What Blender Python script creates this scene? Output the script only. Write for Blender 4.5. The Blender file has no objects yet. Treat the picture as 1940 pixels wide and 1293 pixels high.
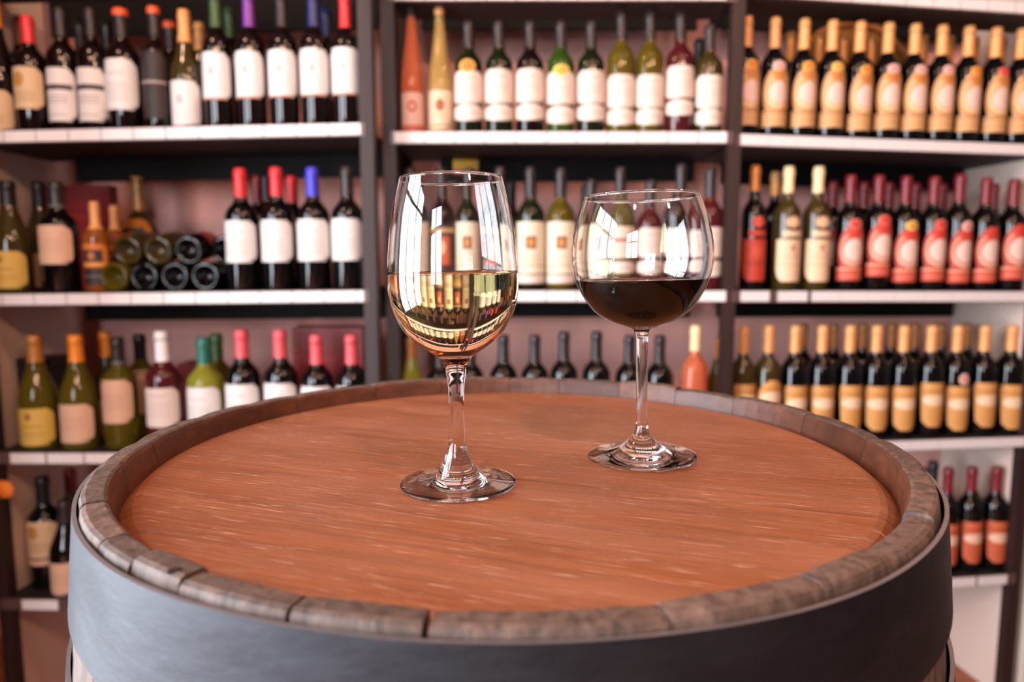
import bpy, bmesh, math, random
from mathutils import Vector, Matrix
random.seed(7)
PI = math.pi
sc = bpy.context.scene
C = sc.collection

# ------------------------------------------------------------------ camera
F = 1313.8                       # focal length in pixels of the 1940 x 1293 frame
PITCH = math.radians(6.363)
CAMZ = 1.270
cam_data = bpy.data.cameras.new('camera')
cam_data.sensor_width = 36.0
cam_data.lens = F / 1940.0 * 36.0
cam_data.clip_start = 0.02
cam_data.dof.use_dof = True
cam_data.dof.focus_distance = 0.45
cam_data.dof.aperture_fstop = 5.0
cam = bpy.data.objects.new('camera', cam_data)
cam.location = (0, 0, CAMZ)
cam.rotation_euler = (PI / 2 - PITCH, 0, 0)
C.objects.link(cam)
sc.camera = cam

# ------------------------------------------------------------------ world, light, exposure
w = bpy.data.worlds.new('world'); sc.world = w
w.use_nodes = True
bgn = w.node_tree.nodes['Background']
bgn.inputs[0].default_value = (0.75, 0.85, 1.0, 1)
bgn.inputs[1].default_value = 0.35
sc.view_settings.view_transform = 'Standard'
sc.view_settings.look = 'None'
sc.view_settings.gamma = 1
sc.view_settings.use_curve_mapping = False
sc.view_settings.exposure = 0.16
sc.cycles.max_bounces = 16
sc.cycles.transmission_bounces = 14
sc.cycles.glossy_bounces = 6
sc.cycles.diffuse_bounces = 5
sc.cycles.transparent_max_bounces = 12

def area(name, loc, target, sx, sy, power, col):
    d = bpy.data.lights.new(name, 'AREA'); d.shape = 'RECTANGLE'
    d.size = sx; d.size_y = sy; d.energy = power; d.color = col
    o = bpy.data.objects.new(name, d); o.location = loc
    o.rotation_euler = (Vector(target) - Vector(loc)).to_track_quat('-Z', 'Y').to_euler()
    C.objects.link(o); return o
def bulb(name, loc, power, col=(1.0, 0.58, 0.38), rad=0.06):
    d = bpy.data.lights.new(name, 'POINT'); d.energy = power; d.color = col; d.shadow_soft_size = rad
    o = bpy.data.objects.new(name, d); o.location = loc; C.objects.link(o); return o
# daylight through the shop windows (left wall and the wall behind the camera)
area('daylight_side', (-2.17, -0.15, 1.45), (0, -0.15, 1.45), 2.1, 2.5, 270, (0.86, 0.92, 1.0))
area('daylight_front', (-1.3, -2.32, 1.85), (-1.3, 0, 1.85), 1.2, 1.7, 110, (0.88, 0.93, 1.0))
# warm ceiling lamps of the shop
for lx, ly, pw in ((-1.0, 0.9, 22), (0.3, 0.8, 16), (1.2, 0.9, 12), (1.25, -0.7, 38), (0.35, -0.5, 46), (-0.55, -0.9, 34)):
    bulb('lamp_bulb', (lx, ly, 2.60), pw)

# ------------------------------------------------------------------ pixel helpers (frame 1940 x 1293 -> a point on the plane Y)
CP, SP = math.cos(PITCH), math.sin(PITCH)
def P(px, py, Y):
    cx = (px - 970.0) / F; cy = (646.5 - py) / F
    d = Vector((cx, CP + cy * SP, -SP + cy * CP))
    d *= Y / d.y
    return Vector((d.x, Y, CAMZ + d.z))

def proj_y(v):
    z = v.z - CAMZ; d = v.y * CP - z * SP
    return 646.5 - F * (z * CP + v.y * SP) / d
def depth(v): return v.y * CP - (v.z - CAMZ) * SP

# ------------------------------------------------------------------ materials
def nmat(name):
    m = bpy.data.materials.new(name); m.use_nodes = True
    return m, m.node_tree, m.node_tree.nodes['Principled BSDF']
def lin(c):
    return tuple((x / 12.92 if x <= 0.04045 else ((x + 0.055) / 1.055) ** 2.4) for x in [v / 255.0 for v in c]) + (1.0,)
def simple(name, col, rough=0.5, metal=0.0, spec=0.5, coat=0.0, trans=0.0, ior=1.45, noise=0.0, nscale=30.0, bump=0.0):
    m, nt, b = nmat(name)
    c = lin(col)
    b.inputs['Base Color'].default_value = c
    b.inputs['Roughness'].default_value = rough
    b.inputs['Metallic'].default_value = metal
    b.inputs['Specular IOR Level'].default_value = spec
    b.inputs['Coat Weight'].default_value = coat
    b.inputs['Transmission Weight'].default_value = trans
    b.inputs['IOR'].default_value = ior
    if noise or bump:
        tc = nt.nodes.new('ShaderNodeTexCoord')
        n = nt.nodes.new('ShaderNodeTexNoise'); n.inputs['Scale'].default_value = nscale; n.inputs['Detail'].default_value = 6
        nt.links.new(tc.outputs['Object'], n.inputs['Vector'])
        if noise:
            mx = nt.nodes.new('ShaderNodeMix'); mx.data_type = 'RGBA'
            mx.inputs['A'].default_value = tuple(x * (1 - noise) for x in c[:3]) + (1,)
            mx.inputs['B'].default_value = tuple(min(1, x * (1 + noise)) for x in c[:3]) + (1,)
            nt.links.new(n.outputs['Fac'], mx.inputs['Factor'])
            nt.links.new(mx.outputs['Result'], b.inputs['Base Color'])
        if bump:
            bp = nt.nodes.new('ShaderNodeBump'); bp.inputs['Strength'].default_value = bump; bp.inputs['Distance'].default_value = 0.002
            nt.links.new(n.outputs['Fac'], bp.inputs['Height']); nt.links.new(bp.outputs['Normal'], b.inputs['Normal'])
    return m

def wood(name, dark, light, stretch, rough=0.45, bump=0.3, rot=0.0, fleck=None, rough_var=0.0, randomize=False, coord='Object'):
    m, nt, b = nmat(name); N = nt.nodes; L = nt.links
    tc = N.new('ShaderNodeTexCoord')
    mp = N.new('ShaderNodeMapping'); mp.inputs['Rotation'].default_value = (0, 0, rot); mp.inputs['Scale'].default_value = (1, 1, 1)
    mp2 = N.new('ShaderNodeMapping'); mp2.inputs['Scale'].default_value = stretch
    L.new(tc.outputs[coord], mp.inputs['Vector']); L.new(mp.outputs['Vector'], mp2.inputs['Vector'])
    vec = mp2.outputs['Vector']
    if randomize:
        oi = N.new('ShaderNodeObjectInfo'); ad = N.new('ShaderNodeVectorMath'); ad.operation = 'ADD'
        sc_ = N.new('ShaderNodeMath'); sc_.operation = 'MULTIPLY'; sc_.inputs[1].default_value = 37.0
        L.new(oi.outputs['Random'], sc_.inputs[0]); L.new(vec, ad.inputs[0]); L.new(sc_.outputs[0], ad.inputs[1]); vec = ad.outputs[0]
    n = N.new('ShaderNodeTexNoise'); n.inputs['Scale'].default_value = 1.0; n.inputs['Detail'].default_value = 8; n.inputs['Roughness'].default_value = 0.65
    L.new(vec, n.inputs['Vector'])
    cr = N.new('ShaderNodeValToRGB'); cr.color_ramp.elements[0].position = 0.3; cr.color_ramp.elements[1].position = 0.72
    cr.color_ramp.elements[0].color = lin(dark); cr.color_ramp.elements[1].color = lin(light)
    L.new(n.outputs['Fac'], cr.inputs['Fac'])
    col = cr.outputs['Color']
    if randomize:
        hv = N.new('ShaderNodeHueSaturation'); ma = N.new('ShaderNodeMapRange'); ma.inputs['To Min'].default_value = 0.75; ma.inputs['To Max'].default_value = 1.25
        L.new(oi.outputs['Random'], ma.inputs['Value']); L.new(ma.outputs['Result'], hv.inputs['Value']); L.new(col, hv.inputs['Color']); col = hv.outputs['Color']
    hsock = n.outputs['Fac']
    if fleck:
        f = N.new('ShaderNodeTexNoise'); f.inputs['Scale'].default_value = 1.0; f.inputs['Detail'].default_value = 3; f.inputs['Roughness'].default_value = 0.6
        mp3 = N.new('ShaderNodeMapping'); mp3.inputs['Scale'].default_value = (45, 520, 60)
        L.new(mp.outputs['Vector'], mp3.inputs['Vector']); L.new(mp3.outputs['Vector'], f.inputs['Vector'])
        # dusty, rubbed patches
        du_ = N.new('ShaderNodeTexNoise'); du_.inputs['Scale'].default_value = 7.0; du_.inputs['Detail'].default_value = 7; du_.inputs['Roughness'].default_value = 0.7
        mp4 = N.new('ShaderNodeMapping'); mp4.inputs['Scale'].default_value = (0.6, 2.2, 1); mp4.inputs['Location'].default_value = (3.1, 0.4, 0)
        L.new(mp.outputs['Vector'], mp4.inputs['Vector']); L.new(mp4.outputs['Vector'], du_.inputs['Vector'])
        dr_ = N.new('ShaderNodeMapRange'); dr_.inputs['From Min'].default_value = 0.42; dr_.inputs['From Max'].default_value = 0.75; dr_.inputs['To Max'].default_value = 0.42
        L.new(du_.outputs['Fac'], dr_.inputs['Value'])
        mxd = N.new('ShaderNodeMix'); mxd.data_type = 'RGBA'; mxd.inputs['B'].default_value = lin((176, 122, 98))
        L.new(dr_.outputs['Result'], mxd.inputs['Factor']); L.new(col, mxd.inputs['A']); col = mxd.outputs['Result']
        r2 = N.new('ShaderNodeMapRange'); r2.inputs['From Min'].default_value = 0.60; r2.inputs['From Max'].default_value = 0.76
        r2.inputs['To Max'].default_value = 0.7
        L.new(f.outputs['Fac'], r2.inputs['Value'])
        mx = N.new('ShaderNodeMix'); mx.data_type = 'RGBA'; mx.inputs['B'].default_value = lin(fleck)
        L.new(r2.outputs['Result'], mx.inputs['Factor']); L.new(col, mx.inputs['A']); col = mx.outputs['Result']
        ad2 = N.new('ShaderNodeMath'); ad2.operation = 'SUBTRACT'; L.new(n.outputs['Fac'], ad2.inputs[0]); L.new(r2.outputs['Result'], ad2.inputs[1]); hsock = ad2.outputs[0]
    L.new(col, b.inputs['Base Color'])
    b.inputs['Roughness'].default_value = rough
    if rough_var:
        rr = N.new('ShaderNodeMapRange'); rr.inputs['To Min'].default_value = rough - rough_var; rr.inputs['To Max'].default_value = rough + rough_var
        L.new(n.outputs['Fac'], rr.inputs['Value']); L.new(rr.outputs['Result'], b.inputs['Roughness'])
    bp = N.new('ShaderNodeBump'); bp.inputs['Strength'].default_value = bump; bp.inputs['Distance'].default_value = 0.0012
    L.new(hsock, bp.inputs['Height']); L.new(bp.outputs['Normal'], b.inputs['Normal'])
    return m

GRAIN = math.atan2(0.2744 - 0.3326, 0.1998 - 0.0305)      # direction of the seams in the barrel head
M = {}
M['wall'] = simple('pink_plaster', (246, 182, 170), 0.8, noise=0.06, nscale=6, bump=0.05)
M['white_wall'] = simple('cream_plaster', (214, 200, 186), 0.8, noise=0.05, nscale=8, bump=0.1)
M['ceiling'] = simple('ceiling_paint', (84, 70, 64), 0.9)
M['dark_wall'] = wood('dark_wall_panelling', (44, 26, 22), (70, 42, 34), (4, 40, 4), 0.5, 0.2)
M['floor'] = wood('floor_wood', (120, 62, 38), (176, 100, 62), (2, 30, 2), 0.4, 0.2)
M['rack'] = wood('dark_rack_wood', (28, 12, 10), (50, 22, 17), (60, 60, 4), 0.6, 0.15)
M['beam'] = simple('black_beam_paint', (14, 9, 9), 0.7, spec=0.2)
M['shelfwood'] = wood('dark_shelf_wood', (18, 10, 10), (30, 16, 15), (4, 50, 50), 0.65, 0.1)
M['panel'] = simple('side_panel_paint', (212, 190, 178), 0.6)
M['rail'] = simple('price_rail_plastic', (92, 70, 68), 0.35)
M['tag'] = simple('price_tag_paper', (226, 218, 218), 0.55, noise=0.03, nscale=60)
M['frame'] = simple('window_frame_paint', (60, 48, 44), 0.5)
M['head'] = wood('barrel_head_stain', (104, 56, 26), (150, 86, 46), (9, 420, 60), 0.40, 0.6, rot=-GRAIN, fleck=(214, 170, 150), rough_var=0.08)
M['stave'] = wood('weathered_stave_wood', (46, 33, 28), (112, 90, 81), (170, 170, 40), 0.6, 0.9, randomize=True)
M['stave_in'] = wood('stained_chime_wood', (66, 34, 21), (104, 58, 37), (40, 40, 90), 0.45, 0.3, randomize=True)
M['croze'] = simple('dark_croze', (30, 18, 14), 0.8)
m, nt, b = nmat('galvanised_hoop_steel')
b.inputs['Metallic'].default_value = 0.9
tc = nt.nodes.new('ShaderNodeTexCoord'); n = nt.nodes.new('ShaderNodeTexNoise'); n.inputs['Scale'].default_value = 18; n.inputs['Detail'].default_value = 12; n.inputs['Roughness'].default_value = 0.68
mpv = nt.nodes.new('ShaderNodeMapping'); mpv.inputs['Scale'].default_value = (1, 1, 2.6)
nt.links.new(tc.outputs['Object'], mpv.inputs['Vector']); nt.links.new(mpv.outputs['Vector'], n.inputs['Vector'])
cr = nt.nodes.new('ShaderNodeValToRGB'); cr.color_ramp.elements[0].color = lin((38, 38, 42)); cr.color_ramp.elements[1].color = lin((72, 73, 79))
nt.links.new(n.outputs['Fac'], cr.inputs['Fac']); nt.links.new(cr.outputs['Color'], b.inputs['Base Color'])
mr = nt.nodes.new('ShaderNodeMapRange'); mr.inputs['To Min'].default_value = 0.42; mr.inputs['To Max'].default_value = 0.60
nt.links.new(n.outputs['Fac'], mr.inputs['Value']); nt.links.new(mr.outputs['Result'], b.inputs['Roughness'])
bp = nt.nodes.new('ShaderNodeBump'); bp.inputs['Strength'].default_value = 0.25; bp.inputs['Distance'].default_value = 0.004
nt.links.new(n.outputs['Fac'], bp.inputs['Height']); nt.links.new(bp.outputs['Normal'], b.inputs['Normal'])
M['hoop'] = m
M['hoop_edge'] = simple('hoop_edge_painted_highlight', (150, 152, 160), 0.45, 0.9)  # highlight along the hoop's top rim, put into a lighter metal colour
M['steel'] = simple('rivet_steel', (120, 120, 125), 0.4, 0.9)

m, nt, b = nmat('clear_glass'); b.inputs['Base Color'].default_value = (1, 1, 1, 1); b.inputs['Roughness'].default_value = 0
b.inputs['Transmission Weight'].default_value = 1; b.inputs['IOR'].default_value = 1.5
M['glass'] = m
def wine(name, col, dens, ior=1.345):
    m, nt, b = nmat(name); b.inputs['Base Color'].default_value = (1, 1, 1, 1); b.inputs['Roughness'].default_value = 0
    b.inputs['Transmission Weight'].default_value = 1; b.inputs['IOR'].default_value = ior
    v = nt.nodes.new('ShaderNodeVolumeAbsorption'); v.inputs['Color'].default_value = col; v.inputs['Density'].default_value = dens
    nt.links.new(v.outputs[0], nt.nodes['Material Output'].inputs['Volume'])
    return m
M['white_wine'] = [wine('white_wine_against_glass', (0.93, 0.85, 0.40, 1), 14, 1.345 / 1.5), wine('white_wine_surface', (0.93, 0.85, 0.40, 1), 14)]
M['red_wine'] = [wine('red_wine_against_glass', (0.45, 0.012, 0.05, 1), 420, 1.345 / 1.5), wine('red_wine_surface', (0.45, 0.012, 0.05, 1), 420)]

G = {   # bottle glass
 'dark': simple('dark_bottle_glass', (20, 9, 9), 0.06, spec=0.6),
 'black': simple('black_bottle_glass', (10, 8, 9), 0.06, spec=0.6),
 'dgreen': simple('dark_green_glass', (22, 28, 12), 0.06, spec=0.6),
 'green': simple('green_glass', (60, 92, 30), 0.05, trans=0.5, ior=1.35),
 'olive': simple('olive_glass', (112, 98, 26), 0.05, trans=0.55, ior=1.35),
 'dolive': simple('dark_olive_glass', (58, 46, 18), 0.06, spec=0.6),
 'lime': simple('yellow_green_glass', (176, 176, 60), 0.05, trans=0.6, ior=1.35),
 'amber': simple('amber_glass', (150, 84, 30), 0.06, trans=0.3, ior=1.35),
 'rose': simple('rose_wine_glass', (226, 122, 84), 0.05, trans=0.5, ior=1.35),
 'pale': simple('pale_wine_glass', (214, 178, 104), 0.05, trans=0.6, ior=1.35),
 'plum': simple('plum_wine_glass', (74, 22, 26), 0.05, spec=0.6),
}
def capm(name, col, metal=0.0, rough=0.35): return simple(name + '_capsule', col, rough, metal)
K = {
 'gold': capm('gold', (220, 154, 94), 0.1, 0.4), 'orange': capm('orange', (222, 130, 26)), 'tan': capm('tan', (170, 108, 44)),
 'red': capm('red', (206, 46, 52)), 'pink': capm('pink_red', (216, 84, 92)), 'dred': capm('dark_red', (112, 26, 36)),
 'blue': capm('blue', (62, 60, 190)), 'navy': capm('navy', (38, 46, 92)), 'purple': capm('purple', (120, 52, 140)),
 'green': capm('green', (56, 82, 46)), 'teal': capm('teal', (38, 104, 92)), 'dark': capm('dark', (44, 34, 36)), 'black': capm('black', (20, 18, 20)),
 'grey': capm('grey', (92, 92, 96)), 'white': capm('white', (238, 230, 230)), 'cream': capm('cream', (232, 204, 156)), 'brown': capm('brown', (120, 66, 36)),
 'dgold': capm('dark_gold', (160, 104, 54), 0.1), 'redtop': capm('red_orange', (226, 92, 46)), 'bronze': capm('bronze', (200, 126, 60), 0.2),
}
# ---- printed labels: UV u in -1..1 across, v in 0..1 upwards
def dim(c): return tuple(q * .80 for q in lin(c)[:3]) + (1.0,)      # uncoated paper stock
def label_mat(name, base, els):
    m, nt, b = nmat(name); N = nt.nodes; L = nt.links
    b.inputs['Roughness'].default_value = 0.6
    uv = N.new('ShaderNodeUVMap'); uv.uv_map = 'UVMap'
    sx = N.new('ShaderNodeSeparateXYZ'); L.new(uv.outputs['UV'], sx.inputs[0])
    def mth(op, a, bb=None):
        k = N.new('ShaderNodeMath'); k.operation = op
        for i, q in enumerate((a, bb)):
            if q is None: continue
            if isinstance(q, (int, float)): k.inputs[i].default_value = q
            else: L.new(q, k.inputs[i])
        return k.outputs[0]
    rgb = N.new('ShaderNodeRGB'); rgb.outputs[0].default_value = dim(base); col = rgb.outputs[0]
    for kind, cu, cv, ru, rv, c in els:
        du = mth('DIVIDE', mth('SUBTRACT', sx.outputs['X'], cu), ru); dv = mth('DIVIDE', mth('SUBTRACT', sx.outputs['Y'], cv), rv)
        if kind == 'e': d = mth('SQRT', mth('ADD', mth('MULTIPLY', du, du), mth('MULTIPLY', dv, dv)))
        elif kind == 'ring':
            d0 = mth('SQRT', mth('ADD', mth('MULTIPLY', du, du), mth('MULTIPLY', dv, dv)))
            d = mth('ADD', mth('MULTIPLY', mth('ABSOLUTE', mth('SUBTRACT', d0, 0.9)), 8.0), 0.0)
        elif kind == 'lines':   # rows of small print inside a box
            box = mth('MAXIMUM', mth('ABSOLUTE', du), mth('ABSOLUTE', dv))
            s = mth('SINE', mth('MULTIPLY', sx.outputs['Y'], 110.0))
            d = mth('MAXIMUM', box, mth('ADD', mth('MULTIPLY', s, -2.0), 1.6))
        else: d = mth('MAXIMUM', mth('ABSOLUTE', du), mth('ABSOLUTE', dv))
        mr = N.new('ShaderNodeMapRange'); mr.interpolation_type = 'SMOOTHSTEP'
        mr.inputs['From Min'].default_value = 1.06; mr.inputs['From Max'].default_value = 0.92
        L.new(d, mr.inputs['Value'])
        mx = N.new('ShaderNodeMix'); mx.data_type = 'RGBA'; mx.inputs['B'].default_value = dim(c)
        L.new(mr.outputs['Result'], mx.inputs['Factor']); L.new(col, mx.inputs['A']); col = mx.outputs['Result']
    L.new(col, b.inputs['Base Color'])
    return m
LM = {
 'white': label_mat('white_label', (240, 234, 230), [('lines', 0, .35, .55, .2, (214, 204, 198)), ('r', 0, .72, .4, .03, (222, 212, 206))]),
 'white_emblem': label_mat('white_label_grey_emblem', (238, 232, 230), [('e', 0, .60, .16, .10, (196, 188, 188)), ('lines', 0, .3, .4, .12, (224, 216, 212)), ('r', 0, .02, 1, .02, (200, 130, 90))]),
 'white_band': label_mat('white_label_dark_band', (238, 228, 224), [('r', 0, .64, .86, .05, (70, 56, 56)), ('lines', 0, .42, .6, .10, (180, 168, 164)), ('r', 0, .12, .5, .02, (206, 196, 192))]),
 'cream_gold': label_mat('cream_label_gold_emblem', (226, 190, 148), [('e', -.1, .70, .28, .18, (196, 140, 72)), ('lines', 0, .3, .6, .14, (190, 152, 112))]),
 'yellow': label_mat('yellow_label', (222, 182, 84), [('e', 0, .78, .14, .10, (170, 110, 40)), ('r', 0, .52, .5, .015, (170, 120, 50)), ('lines', 0, .3, .6, .1, (196, 150, 70))]),
 'peach': label_mat('peach_label', (232, 186, 156), [('lines', 0, .5, .6, .2, (214, 164, 136))]),
 'pinkwhite': label_mat('pale_pink_label', (236, 214, 204), [('lines', 0, .45, .6, .2, (216, 192, 184)), ('r', 0, .8, .5, .02, (210, 180, 170))]),
 'cream': label_mat('cream_label', (240, 220, 206), [('lines', 0, .45, .5, .15, (222, 198, 184)), ('r', 0, .78, .35, .03, (214, 188, 176))]),
 'cream_low': label_mat('cream_lower_label', (240, 220, 206), [('r', 0, .5, .6, .06, (222, 198, 184))]),
 'emblem': label_mat('cream_label_brown_emblem', (240, 224, 196), [('r', 0, .60, .28, .125, (150, 84, 40)), ('e', 0, .60, .14, .08, (214, 150, 80)), ('lines', 0, .28, .5, .1, (222, 200, 170)), ('r', 0, .15, 1, .012, (196, 168, 130))]),
 'red_emblem': label_mat('dark_label_red_emblem', (64, 34, 30), [('r', 0, .55, .45, .25, (206, 96, 60)), ('e', 0, .6, .2, .12, (236, 190, 140)), ('r', 0, .1, 1, .06, (206, 160, 110)), ('r', 0, .9, 1, .04, (206, 160, 110))]),
 'redstripe': label_mat('cream_label_red_stripe', (238, 214, 192), [('r', 0, .58, 1.1, .05, (196, 66, 44)), ('lines', 0, .3, .5, .1, (216, 190, 168))]),
 'tan_oval': label_mat('tan_oval_label', (212, 150, 90), [('e', 0, .42, .84, .40, (240, 200, 150)), ('e', 0, .44, .72, .34, (214, 150, 84)), ('e', .02, .40, .62, .27, (240, 202, 186)), ('e', 0, .82, .4, .12, (206, 128, 62))]),
 'tan_band': label_mat('tan_band_label', (222, 170, 116), [('r', 0, .85, 1, .06, (186, 124, 62)), ('lines', 0, .4, .8, .25, (206, 150, 90))]),
 'coral_oval': label_mat('coral_oval_label', (196, 66, 50), [('e', 0, .42, .86, .42, (240, 190, 160)), ('e', 0, .44, .76, .36, (206, 92, 70)), ('e', .02, .40, .64, .28, (242, 206, 190)), ('e', 0, .82, .5, .14, (214, 66, 48))]),
 'coral_band': label_mat('coral_band_label', (212, 78, 56), [('r', 0, .85, 1, .06, (244, 180, 140)), ('lines', 0, .35, .8, .2, (232, 140, 110))]),
 'gold_taper': label_mat('golden_label', (222, 160, 90), [('e', 0, .60, .82, .12, (246, 214, 178)), ('r', 0, .80, .9, .03, (200, 134, 62)), ('lines', 0, .25, .7, .18, (206, 144, 70))]),
 'coral_taper': label_mat('coral_label', (214, 104, 66), [('e', 0, .60, .82, .12, (244, 200, 172)), ('r', 0, .80, .9, .03, (186, 78, 48)), ('lines', 0, .25, .7, .18, (190, 84, 52))]),
 'red_shield': label_mat('red_shield_label', (200, 62, 40), [('r', 0, .42, .9, .02, (150, 36, 24)), ('e', 0, .7, .4, .15, (214, 82, 56))]),
 'cream_shield': label_mat('cream_shield_label', (242, 206, 168), [('r', 0, .40, .9, .012, (214, 168, 124)), ('e', 0, .8, .12, .08, (206, 110, 80)), ('lines', 0, .6, .6, .1, (228, 188, 150))]),
 'red_disc': label_mat('red_round_label', (196, 62, 44), [('e', 0, .5, .5, .5, (214, 90, 66))]),
 'cream_disc': label_mat('cream_round_label', (238, 196, 156), [('ring', 0, .5, .9, .45, (214, 150, 110))]),
 'darklab': label_mat('dark_brown_label', (50, 36, 34), [('r', 0, .54, 1, .02, (170, 150, 146))]),
 'rosehock': label_mat('pink_label_red_emblem', (240, 190, 170), [('e', 0, .62, .34, .16, (214, 76, 60)), ('e', 0, .62, .2, .09, (240, 180, 160)), ('r', 0, .06, 1, .06, (222, 110, 86))]),
 'palehock': label_mat('cream_label_brown_crest', (240, 212, 180), [('e', 0, .62, .3, .16, (170, 100, 56)), ('r', 0, .1, .8, .03, (200, 160, 110)), ('lines', 0, .35, .5, .1, (216, 184, 146))]),
 'orange_dark': label_mat('orange_label_dark_crest', (220, 128, 44), [('r', 0, .48, .66, .26, (50, 36, 44)), ('e', 0, .48, .22, .16, (206, 120, 60)), ('r', 0, .08, 1, .06, (236, 170, 90))]),
 'seal_orange': label_mat('orange_seal', (232, 130, 46), [('ring', 0, .5, .95, .48, (246, 190, 90))]),
 'seal_pink': label_mat('pink_seal', (234, 160, 150), [('ring', 0, .5, .95, .48, (244, 206, 190))]),
 'seal_red': label_mat('red_seal', (224, 70, 60), [('ring', 0, .5, .95, .48, (240, 130, 110))]),
 'seal_gold': label_mat('gold_seal', (232, 168, 60), [('ring', 0, .5, .95, .48, (246, 214, 120))]),
 'burg_red': label_mat('red_side_label', (150, 56, 52), [('r', 0, .5, .5, .1, (190, 110, 100))]),
 'sideblue': label_mat('blue_side_label', (84, 130, 190), [('r', 0, .5, .5, .1, (150, 180, 220))]),
 'sidedark': label_mat('dark_side_label', (66, 48, 40), [('r', 0, .5, .5, .1, (96, 72, 60))]),
}
M['red_box'] = simple('dark_red_card', (134, 16, 20), 0.5, noise=0.08, nscale=20)
M['red_box_lid'] = simple('deep_red_card', (118, 13, 17), 0.5)
M['black_box'] = simple('black_card', (18, 14, 14), 0.45)
M['tray'] = wood('oval_tray_wood', (120, 74, 28), (166, 108, 48), (6, 60, 6), 0.5, 0.3)
M['yellow_card'] = simple('yellow_card', (232, 178, 40), 0.5)
M['red_card'] = simple('red_card', (200, 44, 34), 0.5)
M['orange'] = simple('orange_tag_card', (236, 128, 28), 0.5)
M['cable'] = simple('black_cable_rubber', (26, 20, 20), 0.5)
M['carton'] = simple('brown_carton', (166, 96, 56), 0.7, noise=0.06)
M['blue_paper'] = simple('blue_paper', (60, 90, 180), 0.5)

# ------------------------------------------------------------------ mesh helpers
def mk(name, verts, faces, mat, parent=None, smooth=False, uvs=None, loc=None, matrix=None):
    me = bpy.data.meshes.new(name); me.from_pydata([tuple(v) for v in verts], [], faces)
    mats = mat if isinstance(mat, (list, tuple)) else [mat]
    for q in mats: me.materials.append(q)
    if uvs:
        ul = me.uv_layers.new(name='UVMap')
        for lp in me.loops: ul.data[lp.index].uv = uvs[lp.vertex_index]
    if smooth: me.polygons.foreach_set('use_smooth', [True] * len(me.polygons))
    me.update()
    o = bpy.data.objects.new(name, me); C.objects.link(o)
    if parent is not None: o.parent = parent
    if loc is not None: o.location = loc
    if matrix is not None: o.matrix_world = matrix
    return o
def bm_obj(name, bm, mat, parent=None, smooth=False, loc=None):
    me = bpy.data.meshes.new(name); bm.normal_update(); bm.to_mesh(me); bm.free()
    for q in (mat if isinstance(mat, (list, tuple)) else [mat]): me.materials.append(q)
    if smooth: me.polygons.foreach_set('use_smooth', [True] * len(me.polygons))
    o = bpy.data.objects.new(name, me); C.objects.link(o)
    if parent is not None: o.parent = parent
    if loc is not None: o.location = loc
    return o
def box(name, lo, hi, mat, parent=None, bevel=0.0):
    bm = bmesh.new(); bmesh.ops.create_cube(bm, size=1)
    for v in bm.verts: v.co = Vector([(lo[i] + hi[i]) / 2 + v.co[i] * (hi[i] - lo[i]) for i in range(3)])
    if bevel: bmesh.ops.bevel(bm, geom=bm.edges[:], offset=bevel, segments=2, affect='EDGES')
    return bm_obj(name, bm, mat, parent)
def boxes(name, lst, mat, parent=None):
    bm = bmesh.new()
    for lo, hi in lst:
        r = bmesh.ops.create_cube(bm, size=1)
        for v in r['verts']: v.co = Vector([(lo[i] + hi[i]) / 2 + v.co[i] * (hi[i] - lo[i]) for i in range(3)])
    return bm_obj(name, bm, mat, parent)
def lathe_data(prof, seg=28):
    vs, fs, rings = [], [], []
    for r, z in prof:
        if r <= 1e-6: rings.append([len(vs)]); vs.append((0, 0, z))
        else:
            rings.append(list(range(len(vs), len(vs) + seg)))
            vs += [(r * math.cos(2 * PI * i / seg), r * math.sin(2 * PI * i / seg), z) for i in range(seg)]
    for a, b_ in zip(rings, rings[1:]):
        for i in range(seg):
            j = (i + 1) % seg
            if len(a) == 1 and len(b_) == 1: continue
            if len(a) == 1: fs.append((a[0], b_[j], b_[i]))
            elif len(b_) == 1: fs.append((a[i], a[j], b_[0]))
            else: fs.append((a[i], a[j], b_[j], b_[i]))
    return vs, fs
def lathe(name, prof, mat, parent=None, seg=28, loc=None, matrix=None, smooth=True):
    v, f = lathe_data(prof, seg)
    return mk(name, v, f, mat, parent, smooth, loc=loc, matrix=matrix)
def empty(name, loc, rz=0.0, label=None, cat=None, group=None, rot=None):
    o = bpy.data.objects.new(name, None); C.objects.link(o); o.location = loc
    o.rotation_euler = rot if rot else (0, 0, rz); o.empty_display_size = 0.05
    tag(o, label, cat, group); return o
def tag(o, label=None, cat=None, group=None, kind=None):
    if label: o['label'] = label
    if cat: o['category'] = cat
    if group: o['group'] = group
    if kind: o['kind'] = kind
    return o

# ------------------------------------------------------------------ room shell
XL, XR, YB, YF, ZC = -2.1, 2.4, 2.24, -2.25, 2.95
tag(box('floor', (XL, YF, -0.05), (XR, YB, 0), M['floor']), kind='structure')
tag(box('ceiling', (XL, YF, ZC), (XR, YB, ZC + 0.05), M['ceiling']), kind='structure')
tag(box('wall_back', (XL, YB, 0), (XR, YB + 0.08, ZC), M['wall']), kind='structure')
tag(box('wall_right', (XR, YF, 0), (XR + 0.08, YB, ZC), M['dark_wall']), kind='structure')
W1 = (-1.2, 0.9, 0.2, 2.7)        # left window: y0 y1 z0 z1
tag(boxes('wall_left', [((XL - 0.08, YF, 0), (XL, W1[0], ZC)), ((XL - 0.08, W1[1], 0), (XL, YB, ZC)), ((XL - 0.08, W1[0], 0), (XL, W1[1], W1[2])), ((XL - 0.08, W1[0], W1[3]), (XL, W1[1], ZC))], M['dark_wall']), kind='structure')
W2 = (-1.9, -0.7, 1.0, 2.7)        # front window: x0 x1 z0 z1
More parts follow.
